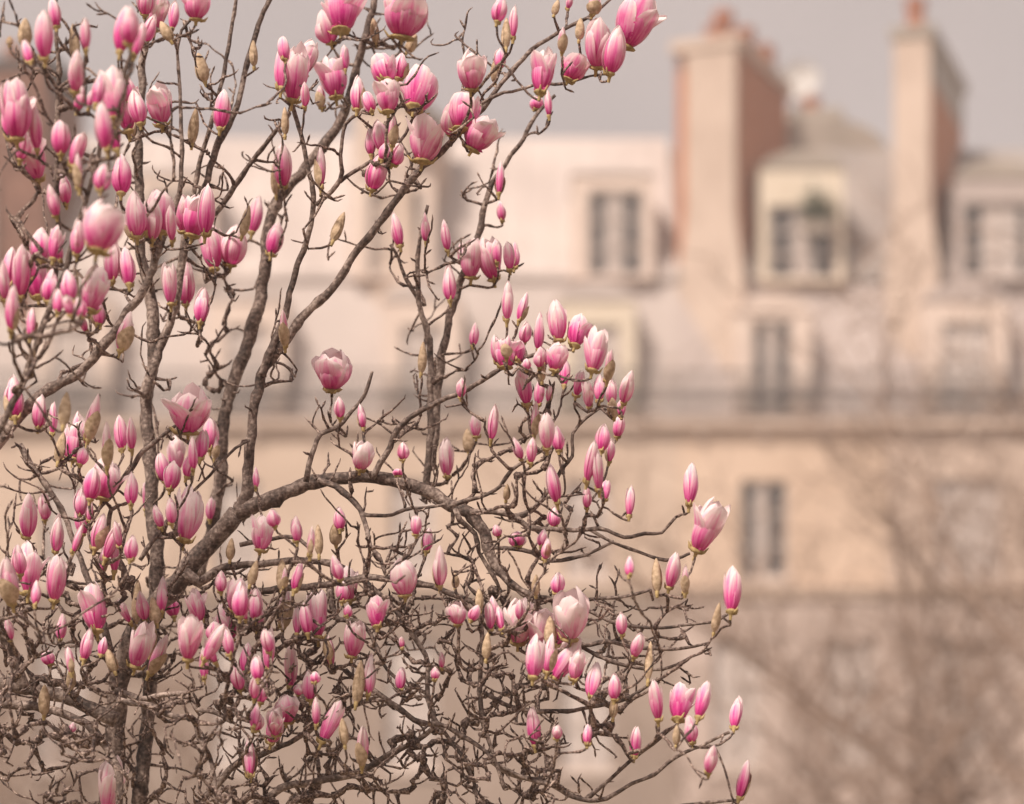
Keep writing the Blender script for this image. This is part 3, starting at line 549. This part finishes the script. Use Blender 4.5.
# flowers traced as (base column, base row, tip column, tip row, width, type); o open, c closed, b half in its bud scale, s still in the scale
FLOWERS = """
45 59 42 15 24 c|24 47 25 22 15 s|10 46 9 38 8 s|56 27 53 0 14 c|75 60 73 28 14 s|86 50 86 22 14 c|75 92 81 56 19 c|77 111 82 85 14 c|17 140 15 87 31 o|37 150 36 108 16 c
38 180 28 138 26 o|61 155 66 120 22 c|120 52 121 6 22 c|145 15 147 -12 18 c|155 30 163 -10 22 o|172 29 176 -2 14 c|171 41 162 24 12 s|196 20 197 -10 27 o|115 120 108 66 27 O|96 105 96 70 15 c
107 150 100 105 22 c|140 124 137 90 20 C|162 125 162 87 26 o|131 137 128 115 12 s|220 129 226 88 21 c|192 144 196 114 12 s|205 82 199 56 14 s|79 189 77 154 13 b|121 194 122 155 20 c|101 191 102 162 18 c
66 204 65 172 20 c|130 45 133 10 20 c|254 66 255 44 9 s|341 31 342 -12 36 o|402 38 406 -8 46 o|376 43 377 20 11 s|407 52 416 36 13 s|281 89 280 40 18 c|292 101 300 52 26 o|305 107 306 85 12 c
336 98 331 56 28 o|322 108 323 87 12 b|357 110 356 77 16 c|386 82 382 50 26 o|414 110 418 58 38 o|388 112 386 80 24 O|285 135 284 110 10 s|383 152 381 120 20 c|392 146 393 118 13 b|422 162 426 112 36 O
372 190 382 153 26 c|392 165 400 146 18 c|283 187 282 144 20 c|276 195 276 168 11 s|321 188 322 150 13 b|471 90 476 55 29 o|495 83 495 62 11 s|500 68 502 46 12 c|497 22 502 -6 20 c|506 48 506 20 10 s
461 130 466 92 34 o|472 150 490 118 34 o|499 194 503 162 12 b|513 38 517 5 10 c|568 9 570 -5 10 c|592 15 597 -6 15 b|579 40 584 20 12 s|562 52 564 30 12 b|540 93 549 48 24 o|537 110 536 95 14 c
549 116 551 90 11 c|568 80 580 55 28 o|596 68 603 22 26 o|610 74 618 32 24 c|625 47 640 -3 40 o|554 15 557 0 10 s|40 261 36 221 22 c|8 286 9 246 17 c|20 297 21 246 22 c|38 298 35 258 24 o
11 331 13 288 15 c|97 252 107 196 40 o|77 255 78 221 15 c|74 301 75 273 11 s|90 311 95 266 28 o|112 282 113 240 18 c|129 285 128 245 17 c|137 237 136 197 20 c|160 233 163 190 30 o|151 226 152 203 12 s
172 241 172 208 14 c|192 236 200 196 28 o|214 270 212 226 34 w|186 305 191 263 19 c|200 323 204 286 18 c|120 351 132 316 22 b|97 326 102 301 14 s|242 236 248 208 13 s|252 233 256 196 15 c|30 338 30 306 14 b
15 418 12 375 22 c|32 371 35 353 10 s|82 318 82 296 14 c|271 255 278 222 18 c|285 346 284 308 12 b|333 241 342 211 13 s|332 390 331 349 38 o|421 373 422 346 12 s|400 246 393 211 15 c|426 242 424 214 11 c
448 251 443 222 13 c|450 301 448 263 16 c|471 278 474 241 24 o|463 266 461 241 10 c|494 280 488 240 26 o|497 263 495 239 12 c|510 270 509 243 15 c|502 221 503 202 10 c|507 320 507 281 14 C|473 346 473 323 10 c
461 398 461 379 14 c|498 363 496 336 14 c|506 368 508 340 26 o|514 268 516 240 11 c|519 321 524 293 12 b|538 350 541 315 13 c|524 343 527 323 12 c|559 341 559 300 28 w|554 371 562 346 22 o|542 366 543 348 16 c
564 386 569 356 16 c|542 381 542 361 11 s|592 371 596 326 24 O|607 381 612 351 13 b|623 403 630 371 15 C|599 401 600 373 14 c|612 405 612 381 14 c|527 405 522 371 16 o|538 405 537 381 14 c|548 402 549 385 8 c
517 361 522 336 18 c|38 428 42 397 16 c|63 426 63 390 15 s|52 434 52 402 10 c|58 462 60 434 13 s|73 460 79 417 22 o|80 465 84 447 14 c|88 440 96 397 18 b|107 467 109 424 14 b|122 450 121 416 13 c
132 450 131 418 11 c|102 499 108 462 30 o|131 505 134 470 15 c|82 535 84 504 20 c|27 538 35 495 20 c|56 552 60 517 16 C|95 549 103 512 18 b|114 572 118 527 15 c|28 594 30 542 25 o|54 601 57 556 26 w
97 632 95 580 27 o|170 490 172 460 20 c|172 524 172 500 14 c|184 541 190 486 30 O|188 433 190 390 44 o|210 450 212 416 18 c|200 459 201 430 16 c|193 470 194 440 10 c|256 488 256 468 9 c|260 551 262 515 22 O
221 592 220 572 12 C|234 612 238 578 24 o|250 585 256 563 12 s|136 623 137 585 14 s|162 612 165 577 16 C|188 660 200 610 24 o|135 667 152 620 24 o|107 812 109 760 26 O|44 715 46 687 13 s|115 672 109 651 14 s
84 660 87 630 14 c|101 655 103 636 12 C|11 640 7 617 10 c|50 665 47 650 16 c|157 624 157 600 13 s|174 617 171 592 17 c|215 642 215 622 18 c|231 641 226 604 20 o|204 679 206 645 13 C|245 673 249 641 18 b
253 728 256 700 12 c|250 776 247 735 15 b|72 732 74 722 9 c|340 418 338 398 14 c|363 428 362 405 10 c|360 470 363 442 22 O|398 476 398 468 12 c|403 460 404 443 12 C|447 477 445 441 23 W|469 453 468 431 13 s
476 437 476 414 16 W|491 440 490 408 13 C|506 500 506 484 8 s|416 535 418 517 15 c|426 552 428 528 12 c|498 536 497 524 12 c|440 586 440 545 15 C|340 530 341 505 15 C|336 545 336 525 13 s|319 555 320 525 11 s
310 556 311 527 10 c|297 542 297 517 14 c|275 527 272 508 14 C|282 591 284 557 13 s|294 591 302 562 14 b|350 600 348 567 20 O|405 596 404 563 28 O|455 588 455 574 10 s|342 602 343 580 18 c|318 638 318 592 22 o
283 628 286 585 16 b|291 687 292 640 19 C|332 667 331 635 10 c|352 657 358 624 22 o|377 627 377 596 20 o|347 617 349 603 12 C|356 703 356 662 14 s|368 695 375 658 16 C|268 670 267 630 16 C|271 743 276 708 20 c
286 723 287 695 24 o|322 742 335 698 24 w|316 725 316 700 12 C|362 766 366 725 17 b|458 625 457 603 20 o|435 680 436 667 12 c|442 668 442 653 8 C|486 659 486 635 10 s|490 630 490 603 11 C|502 630 501 602 11 c
258 680 256 655 16 C|298 695 300 684 14 c|315 683 315 672 12 c|256 730 260 713 12 c|402 648 401 636 8 c|534 436 538 403 13 b|547 449 549 417 24 W|531 463 532 438 15 c|587 482 588 441 15 c|601 451 602 423 16 C
599 490 600 447 16 c|609 462 612 440 11 C|587 508 585 484 12 c|604 500 609 477 12 C|617 437 619 416 15 c|614 418 615 400 12 s|557 503 553 464 17 c|629 516 630 486 11 C|689 505 695 464 21 c|697 551 714 499 30 o
629 576 631 553 11 C|657 592 657 560 11 s|669 588 675 554 17 c|685 593 685 565 11 b|731 612 734 569 26 w|557 594 558 573 15 C|517 547 517 530 18 c|554 527 554 507 16 C|541 547 542 531 14 c|536 595 536 577 11 s
518 643 522 592 33 P|570 640 578 592 34 P|551 647 552 618 13 s|533 678 537 636 20 O|552 670 558 633 20 O|553 679 580 638 22 c|574 680 579 653 17 O|591 698 599 657 17 C|614 700 614 675 18 C|613 718 614 696 11 s
535 746 536 706 16 c|557 739 557 725 12 c|587 745 588 723 13 b|634 757 637 725 15 c|658 720 659 683 18 w|678 720 682 681 26 o|698 718 702 678 20 w|734 728 740 689 17 c|692 743 690 718 16 c|676 745 676 728 10 s
12 137 8 95 20 c|130 102 128 75 16 c|185 232 183 195 22 o|205 235 212 190 20 c|145 232 140 200 18 c|152 240 157 205 18 C|5 300 3 265 14 c|28 280 27 250 18 c|100 325 95 300 14 c|300 75 310 40 20 o|285 60 283 36 16 c|345 70 344 45 13 c|20 160 24 130 16 c|70 300 66 268 16 c
10 590 8 560 16 c|145 620 140 590 14 c|200 622 196 590 18 o|240 617 237 585 20 c|255 620 254 590 14 C|190 642 192 615 16 c|230 655 225 630 15 c|270 652 268 630 14 c|260 703 262 678 14 c|340 580 338 555 13 C|80 516 83 488 14 c|120 547 118 520 12 c|165 482 160 455 16 c|175 472 178 438 18 o|90 500 95 470 18 c
495 620 493 598 12 c|275 735 282 705 16 o|60 640 62 615 13 c|35 605 38 580 14 C|130 560 133 535 14 c|20 575 16 545 15 c|45 520 48 492 14 C|310 700 306 672 15 c|240 690 236 662 16 c|400 690 398 664 13 C|520 620 522 600 12 c|480 610 478 590 10 s|545 560 548 538 12 c|230 560 232 540 10 s|70 690 72 668 12 s|150 655 154 630 12 s|345 745 342 722 12 s|210 520 212 498 12 c|330 660 326 640 10 s
709 773 709 745 15 c|739 798 747 758 17 b|648 680 649 645 11 s|634 657 636 633 16 c|622 635 622 613 14 c|714 632 716 605 10 s
"""
FL = []
for tok in FLOWERS.replace('\n', '|').split('|'):
    if tok.strip():
        q = tok.split(); FL.append([float(x) for x in q[:5]] + [q[5]])
prng = random.Random(4)
for f in list(FL):                         # neighbours that crowd the same shoots
    inside = f[0] < 250 and (f[1] < 350 or 400 < f[1] < 760) or f[0] < 520 and f[1] < 200 or 480 < f[0] < 620 and 240 < f[1] < 480 or 240 < f[0] < 580 and 560 < f[1] < 760
    if inside and f[4] >= 14 and f[5] != 's' and prng.random() < .42:
        dx, dy, sc = prng.choice((-1, 1)) * prng.uniform(9, 17), prng.uniform(-6, 14), prng.uniform(.65, .95)
        ln = prng.uniform(-5, 5) + dx * .3
        FL.append([f[0] + dx, f[1] + dy, f[0] + dx + (f[2] - f[0]) * sc + ln, f[1] + dy + (f[3] - f[1]) * sc, f[4] * sc * .9, prng.choice('cccob')])

def limb_depth(px, py):                    # depth of the nearest traced limb, in the picture
    best, bd = None, 1e9
    for c in limb_data:
        qx = 512 + c[:, 0] / (K * c[:, 1]); qy = HOR - (c[:, 2] - CAMZ) / (K * c[:, 1])
        d = (qx - px) ** 2 + (qy - py) ** 2; i = int(d.argmin())
        if d[i] < bd: bd, best = d[i], c[i, 1]
    return best, math.sqrt(bd)

targets = []                               # (point, end direction, flower index or -1)
for i, (bx_, by_, tx, ty, w, ty_) in enumerate(FL):
    Yl, dd = limb_depth(bx_, by_)
    Y = Yl + rng.normal(-.07 if by_ < 540 else -.15, .05 + min(.10, dd * .0015))
    if bx_ < 150 and by_ < 340: Y = min(Y, 4.95) - abs(rng.normal(0, .15))
    p0, p1 = at(bx_, by_, Y), at(tx, ty, Y); ax = (p1 - p0); H = ax.length
    ax = (ax.normalized() + Vector((rng.normal(0, .07), rng.normal(-.10, .28), 0))).normalized()
    st = .16 * H if ty_ != 's' else .10 * H
    FL[i] += [p0, ax, H, Y]
    targets.append((np.array(p0 - ax * st * .5), np.array(ax), i))

FILL = [  # x0,x1,y0,y1,count,depth,mean direction (x,z)
 (-10, 260, 560, 815, 1000, 5.00, (.2, .9)), (250, 560, 590, 815, 1150, 5.02, (.35, .8)), (520, 665, 610, 804, 170, 5.0, (.8, .45)), (600, 715, 600, 690, 40, 4.96, (.9, .4)),
 (400, 640, 480, 620, 230, 5.02, (.55, .75)), (0, 250, 385, 590, 210, 5.02, (.2, .95)), (250, 420, 520, 620, 110, 5.05, (.3, .9)),
 (0, 215, 0, 390, 300, 5.0, (.1, 1)), (200, 330, 60, 380, 120, 5.1, (.5, .9)), (330, 540, 0, 200, 130, 4.98, (.7, .6)), (300, 540, 340, 490, 150, 5.02, (.35, .95)),
 (380, 520, 190, 340, 60, 5.25, (.3, 1)), (530, 640, 330, 480, 45, 4.98, (.5, .9)),
]
CLEAR = [(300, 395, 270, 400), (265, 340, 500, 545), (100, 145, 400, 470)]
EDGE = [(0, 900), (560, 660), (640, 650), (700, 640), (730, 600)]
for x0, x1, y0, y1, n, Y0, dr in FILL:
    for _ in range(n):
        px, py = rng.uniform(x0, x1), rng.uniform(y0, y1)
        if any(a < px < b and c < py < d for a, b, c, d in CLEAR): continue
        if py < 600 and px > 560 + (py - 330) * .25: continue
        if py < 330 and px > 540 - py * .25 : continue
        if py > 690 and px > 640 - (py - 690) * .2: continue
        Yl, dd = limb_depth(px, py)
        if dd > 75: continue
        Y = Yl + rng.normal(-.03 if py > 590 and px < 260 else 0.02, .10)
        e = np.array([dr[0] * rng.choice([-1, 1, 1]) + rng.normal(0, .45), rng.normal(0, .4), dr[1] + rng.normal(0, .45)]); e /= np.linalg.norm(e)
        targets.append((np.array(at(px, py, Y)), e, -1))

# grow a crooked twig from the nearest fitting node to every flower and free tip
NP = np.array([s[0] for s in SKN]); NT = np.array([s[1] for s in SKN]); NR = [s[2] for s in SKN]; NL = [s[3] for s in SKN]
NPar = [-1] * len(NP); NTw = [-1] * len(NP)
NPl, NTl = list(NP), list(NT)
T = np.array([t[0] for t in targets]); TD = np.array([t[1] for t in targets])
def cost_to(pts, idx):                     # cost from targets idx to node points
    d = T[idx][:, None, :] - pts[None, :, :]; L = np.linalg.norm(d, axis=2) + 1e-6
    al = (d * TD[idx][:, None, :]).sum(2) / L
    return L * (1.35 - .55 * al)
N = len(T); rem = np.ones(N, bool)
best = np.full(N, 1e9); bi = np.zeros(N, int)
for s in range(0, N, 100):
    ii = np.arange(s, min(N, s + 100)); c = cost_to(NP, ii); bi[ii] = c.argmin(1); best[ii] = c.min(1)
twigs = []                                 # dict(points, parent limb, parent twig, flower)
while rem.any():
    k = int(np.where(rem, best, 1e9).argmin()); rem[k] = False
    a = NPl[bi[k]]; ta = NTl[bi[k]]; b = T[k]; tb = TD[k]; L = np.linalg.norm(b - a)
    n = max(3, int(L / .009)); dirn = (b - a) / (L + 1e-9)
    sa = ta * .35 + dirn * .75; pts = []
    wob = min(.008, .07 * L); sd = k * 3.17
    for i in range(n + 1):
        t = i / n; h00 = 2*t**3 - 3*t*t + 1; h10 = t**3 - 2*t*t + t; h01 = -2*t**3 + 3*t*t; h11 = t**3 - t*t
        p = h00 * a + h10 * sa * L * .9 + h01 * b + h11 * tb * L * .9
        env = math.sin(math.pi * t) ** .5
        s = t * L
        for ax in range(3):
            p[ax] += env * (wob * 1.3 * mnoise.noise(Vector((s * 20, sd, ax * 11.3))) + 0.0026 * mnoise.noise(Vector((s * 70, sd, ax * 5.1))))
        pts.append(p)
    twi = len(twigs); limb = NL[bi[k]]
    twigs.append(dict(p=pts, limb=limb, par=NTw[bi[k]], fl=targets[k][2], rpar=NR[bi[k]], desc=1, kids=[]))
    q = NTw[bi[k]]
    while q >= 0: twigs[q]['desc'] += 1; q = twigs[q]['par']
    new = []
    for i in range(1, len(pts) - 1):
        t_ = pts[i + 1] - pts[i - 1]; t_ = t_ / (np.linalg.norm(t_) + 1e-9)
        NPl.append(pts[i]); NTl.append(t_); NR.append(.002); NL.append(limb); NTw.append(twi); new.append(len(NPl) - 1)
    if new and rem.any():
        ri = np.where(rem)[0]; c = cost_to(np.array([NPl[j] for j in new]), ri) * 1.02
        m = c.argmin(1); v = c[np.arange(len(ri)), m]; up = v < best[ri]
        best[ri[up]] = v[up]; bi[ri[up]] = np.array(new)[m[up]]

def twig_mesh(mb, tw):
    p = tw['p']; n = len(p); r0 = min(.0022 * tw['desc'] ** .38 + .0004, max(.0024, tw['rpar'] * .8)) if tw['par'] < 0 else .0021 * tw['desc'] ** .36
    r1 = .0024 if tw['fl'] >= 0 else .0015
    rad = []
    for i in range(n):
        t = i / (n - 1); r = r0 + (r1 - r0) * t
        r *= 1 + .12 * random.uniform(-1, 1) + (.35 if random.random() < .16 else 0)
        rad.append(r * .9)
    if tw['fl'] < 0: rad[-1] = .0006
    mb.tube(p, rad, 6, .08)
    # short spurs with pointed leaf buds
    for i in range(2, n - 1):
        if random.random() < .13:
            t_ = Vector(p[i + 1] - p[i - 1]).normalized()
            s_ = t_.orthogonal().normalized(); s_.rotate(Matrix.Rotation(random.uniform(0, 6.28), 3, t_))
            d = (s_ * .8 + t_ * random.uniform(.2, .8) + Vector((0, 0, random.uniform(.3, 1.1)))).normalized()
            L = random.choice((.006, .008, .010, .015, .022)); q = Vector(p[i]); pts = [q.copy()]; rr = [.0017]
            m = max(2, int(L / .006))
            for j in range(m):
                d = (d + Vector((random.gauss(0, .22), random.gauss(0, .22), random.gauss(.1, .2)))).normalized(); q = q + d * L / m; pts.append(q.copy()); rr.append(.0017 * random.uniform(.8, 1.25))
            for e, rb in ((.003, .0021), (.004, .0017), (.004, .0004)):
                q = q + d * e; pts.append(q.copy()); rr.append(rb)
            mb.tube(pts, rr, 5, .06)

# branch meshes
limb_objs = []
for li, c in enumerate(limb_data):
    mb = MB(); mb.tube(c[:, :3], c[:, 3], 12 if c[:, 3].max() > .008 else 8, .05)
    limb_objs.append(mb.build(LIMBS[li][0], M['bark'], tree, smooth=True, off=TREE))
length = [sum(np.linalg.norm(tw['p'][i + 1] - tw['p'][i]) for i in range(len(tw['p']) - 1)) * (1 + .1 * tw['desc']) for tw in twigs]
order = sorted(range(len(twigs)), key=lambda i: -length[i])
big = set(order[:100]); fine = MB()
for i, tw in enumerate(twigs):
    if i in big:
        mb = MB(); twig_mesh(mb, tw); mb.build('twig', M['twig'], limb_objs[tw['limb']], smooth=True, off=TREE)
    else: twig_mesh(fine, tw)
fine.build('fine_twigs', M['twig'], tree, smooth=True, off=TREE, kind='stuff')

# ------------------------------------------------------------------ magnolia flowers
def petal(mb, H, R, th0, opn, hf, ro, wf=1.0, reflex=0.0, edge=0.0, nu=11, nv=6, mtx=None):
    v, uv = [], []
    ph = random.uniform(0, 50); notch = random.uniform(-.06, .06)
    for i in range(nu + 1):
        u = i / nu
        cl = 2.52 * (u + .012) ** .62 * (1.004 - u) ** .72
        op = (u + .012) ** .72 * (1.18 + .10 * u)
        r = R * ro * ((1 - opn) * cl + opn * op) + reflex * R * u ** 3
        wd = R * wf * min(1.0, 1.95 * (u + .015) ** .52 * (1.0 - u) ** .52) * .86 + .0003
        for j in range(nv + 1):
            s = j / nv * 2 - 1
            phi = min(1.75, wd / max(r, .30 * R)) * s
            flat = r * (1 - .0 * opn)
            rr = flat + edge * R * s * s * u + R * .05 * mnoise.noise(Vector((s * 1.5, u * 3, ph))) - R * .05 * (1 - abs(s)) ** 3 * u
            x, y = rr * math.cos(phi), rr * math.sin(phi)
            if r < .30 * R: y = wd * s; x = r - .25 * wd * s * s
            z = H * hf * u * (1 - .18 * opn * u - .10 * max(0, reflex) * u) - .05 * H * s * s * u * (1 - u) + H * .015 * mnoise.noise(Vector((s * 2, u * 2, ph + 7)))
            a = th0 + notch * u
            v.append(mtx @ Vector((x * math.cos(a) - y * math.sin(a), x * math.sin(a) + y * math.cos(a), z))); uv.append((s * .5 + .5, u))
    m = nv + 1
    f = [(i * m + j, i * m + j + 1, (i + 1) * m + j + 1, (i + 1) * m + j) for i in range(nu) for j in range(nv)]
    mb.add(v, f); mb.uv += uv

def scale_shell(mb, H, R, th0, span, mtx, hf=1.0, slim=1.0):
    """fuzzy bud scale: an ovoid shell over part of the circle, narrowing to a pointed tip"""
    nu, nv = 10, 6; v = []
    for i in range(nu + 1):
        u = i / nu; w_ = u * hf
        r = R * 2.3 * (w_ + .015) ** .48 * (1.02 - w_) ** .72 * slim
        hw = span if span > 3 else span * min(1, 1.55 * (1.0 - u) ** .6) * min(1, .55 + 2 * u)
        for j in range(nv + 1):
            s = j / nv * 2 - 1; a = th0 + s * hw; rr = r * (1 + .06 * mnoise.noise(Vector((a, u * 4, th0))))
            v.append(mtx @ Vector((rr * math.cos(a), rr * math.sin(a), H * hf * u)))
    m = nv + 1; mb.add(v, [(i * m + j, i * m + j + 1, (i + 1) * m + j + 1, (i + 1) * m + j) for i in range(nu) for j in range(nv)])

def calyx(mb, H, R, mtx, with_lobes=True):
    prof = [(.0026, -.17), (.0028, -.10), (.0036, -.05), (R * .40, -.015), (R * .46, .02), (R * .28, .06)]
    n = 8; v = [mtx @ Vector((r * (1 + .1 * random.uniform(-1, 1)) * math.cos(6.283 * k / n), r * math.sin(6.283 * k / n), z * H)) for r, z in prof for k in range(n)]
    mb.add(v, [(i * n + k, i * n + (k + 1) % n, (i + 1) * n + (k + 1) % n, (i + 1) * n + k) for i in range(len(prof) - 1) for k in range(n)])
    if with_lobes:
        for k in range(random.choice((1, 2, 2, 3))):      # torn flaps of the bud scale at the foot
            a = random.uniform(0, 6.28); p = [mtx @ Vector((math.cos(a) * R * q, math.sin(a) * R * q, z * H)) for q, z in ((.25, -.03), (.50, .0), (.70, .07 + random.uniform(0, .05)))]
            mb.tube(p, [.0024, .0026, .0007], 5, .1)

def petal_plan(ty):
    """(angle, opening, height, radius factor, width factor, reflex, edge) per petal"""
    a = random.uniform(0, 6.28); P = []
    if ty in 'c':
        tw = random.random() < .5          # loosening tips
        for k in range(3): P.append((a + k * 2.094 + random.uniform(-.2, .2), random.uniform(.10, .45) if tw else random.uniform(0, .12), random.uniform(.74, .98), 1.0, random.uniform(.85, 1.05), random.uniform(0, .12), random.uniform(-.08, .06)))
        for k in range(3): P.append((a + 1.05 + k * 2.094, random.uniform(0, .12), random.uniform(.88, 1.0), .80, 1.0, 0, 0))
    elif ty == 'o':
        wide = random.uniform(-.08, .25)
        for k in range(4): P.append((a + k * 1.571 + random.uniform(-.35, .35), random.uniform(.30, .70) + wide, random.uniform(.76, 1.02), .92, random.uniform(.82, 1.08), random.uniform(0, .25), random.uniform(-.18, .10)))
        for k in range(4): P.append((a + .785 + k * 1.571 + random.uniform(-.25, .25), random.uniform(.10, .45), random.uniform(.84, 1.05), .80, random.uniform(.82, 1.0), 0, random.uniform(-.12, .08)))
        if random.random() < .5: P[0] = (P[0][0], .85, .92, .95, 1.05, .45, -.15)
    else:                                  # w: narrow petals that stand apart like fingers
        for k in range(3): P.append((a + k * 2.094, random.uniform(.35, .6), random.uniform(.80, 1.0), .88, .74, random.uniform(.08, .25), 0))
        for k in range(3): P.append((a + 1.05 + k * 2.094, random.uniform(.05, .2), random.uniform(.9, 1.0), .74, .85, 0, 0))
    return P

sizes = sorted(((f[8] * f[4], i) for i, f in enumerate(FL) if f[5].lower() in 'cb'), reverse=True)
named_buds = {i for _, i in sizes[:100]}
rest_base, rest_pet, rest_sc = MB(), MB(), MB()
for i, (x0, y0, x1, y1, w, ty, p0, ax, H, Y) in enumerate(FL):
    rot = ax.to_track_quat('Z', 'Y').to_matrix().to_4x4(); mtx = rot
    R = w * .5 * K * Y * (1.24 if ty in 'oOP' else random.uniform(.80, 1.06)); H *= random.uniform(1.04, 1.18)
    t = ty.lower(); pale = random.uniform(-.05, .26) if ty.islower() else random.uniform(.22, .42)
    if ty == 'P': pale, t = .60, 'o'
    if t == 's':
        mb = MB(); scale_shell(mb, H, R * .86, random.uniform(0, 6), 3.25, mtx); scale_shell(mb, H * .94, R * .93, random.uniform(0, 6), 1.5, mtx)
        o = mb.build('furry_bud', M['scale'], tree, smooth=True); o.location = p0 - TREE
        c = MB(); calyx(c, H, R * .8, mtx, False); c.build('stalk', M['stalk'], o, smooth=True)
        continue
    named = t in 'ow' or i in named_buds
    base = MB() if named else rest_base
    sh = Matrix.Translation(p0 - TREE)
    m2 = mtx if named else sh @ mtx
    calyx(base, H, R, m2)
    if named:
        o = base.build('blossom' if t in 'ow' else 'pink_bud', M['stalk'], tree, smooth=True); o.location = p0 - TREE
    for (a, op, hf, ro, wf, rf, ed) in petal_plan('c' if t == 'b' else t):
        mb = MB() if named else rest_pet
        petal(mb, H, R * (.86 if t == 'b' else 1.0) * (.92 if op > .2 else 1), a, op, hf, ro, wf, rf, ed, mtx=m2, nu=11 if w > 14 else 8, nv=6 if w > 14 else 4)
        if named:
            q = mb.build('petal', M['petal'], o, smooth=True); q.color = (max(0, pale + random.uniform(-.08, .08)), 0, 0, 1)
    if t == 'b' or (t == 'c' and random.random() < .10):
        mb = MB() if named else rest_sc
        scale_shell(mb, H * (.98 if t == 'b' else .8), R * 1.0, math.atan2(-1, random.uniform(-.9, .9)) if t == 'b' else random.uniform(0, 6), 1.45 if t == 'b' else .7, m2, random.uniform(.58, .76))
        if named: mb.build('bud_scale', M['scale'], o, smooth=True)
q = rest_pet.build('bud_petals', M['petal'], tree, smooth=True, kind='stuff'); q.color = (.12, 0, 0, 1)
rest_base.build('bud_stalks', M['stalk'], tree, smooth=True, kind='stuff')
if rest_sc.v: rest_sc.build('bud_scales', M['scale'], tree, smooth=True, kind='stuff')
print('twigs', len(twigs), 'flowers', len(FL), 'objects', len(scene.objects))
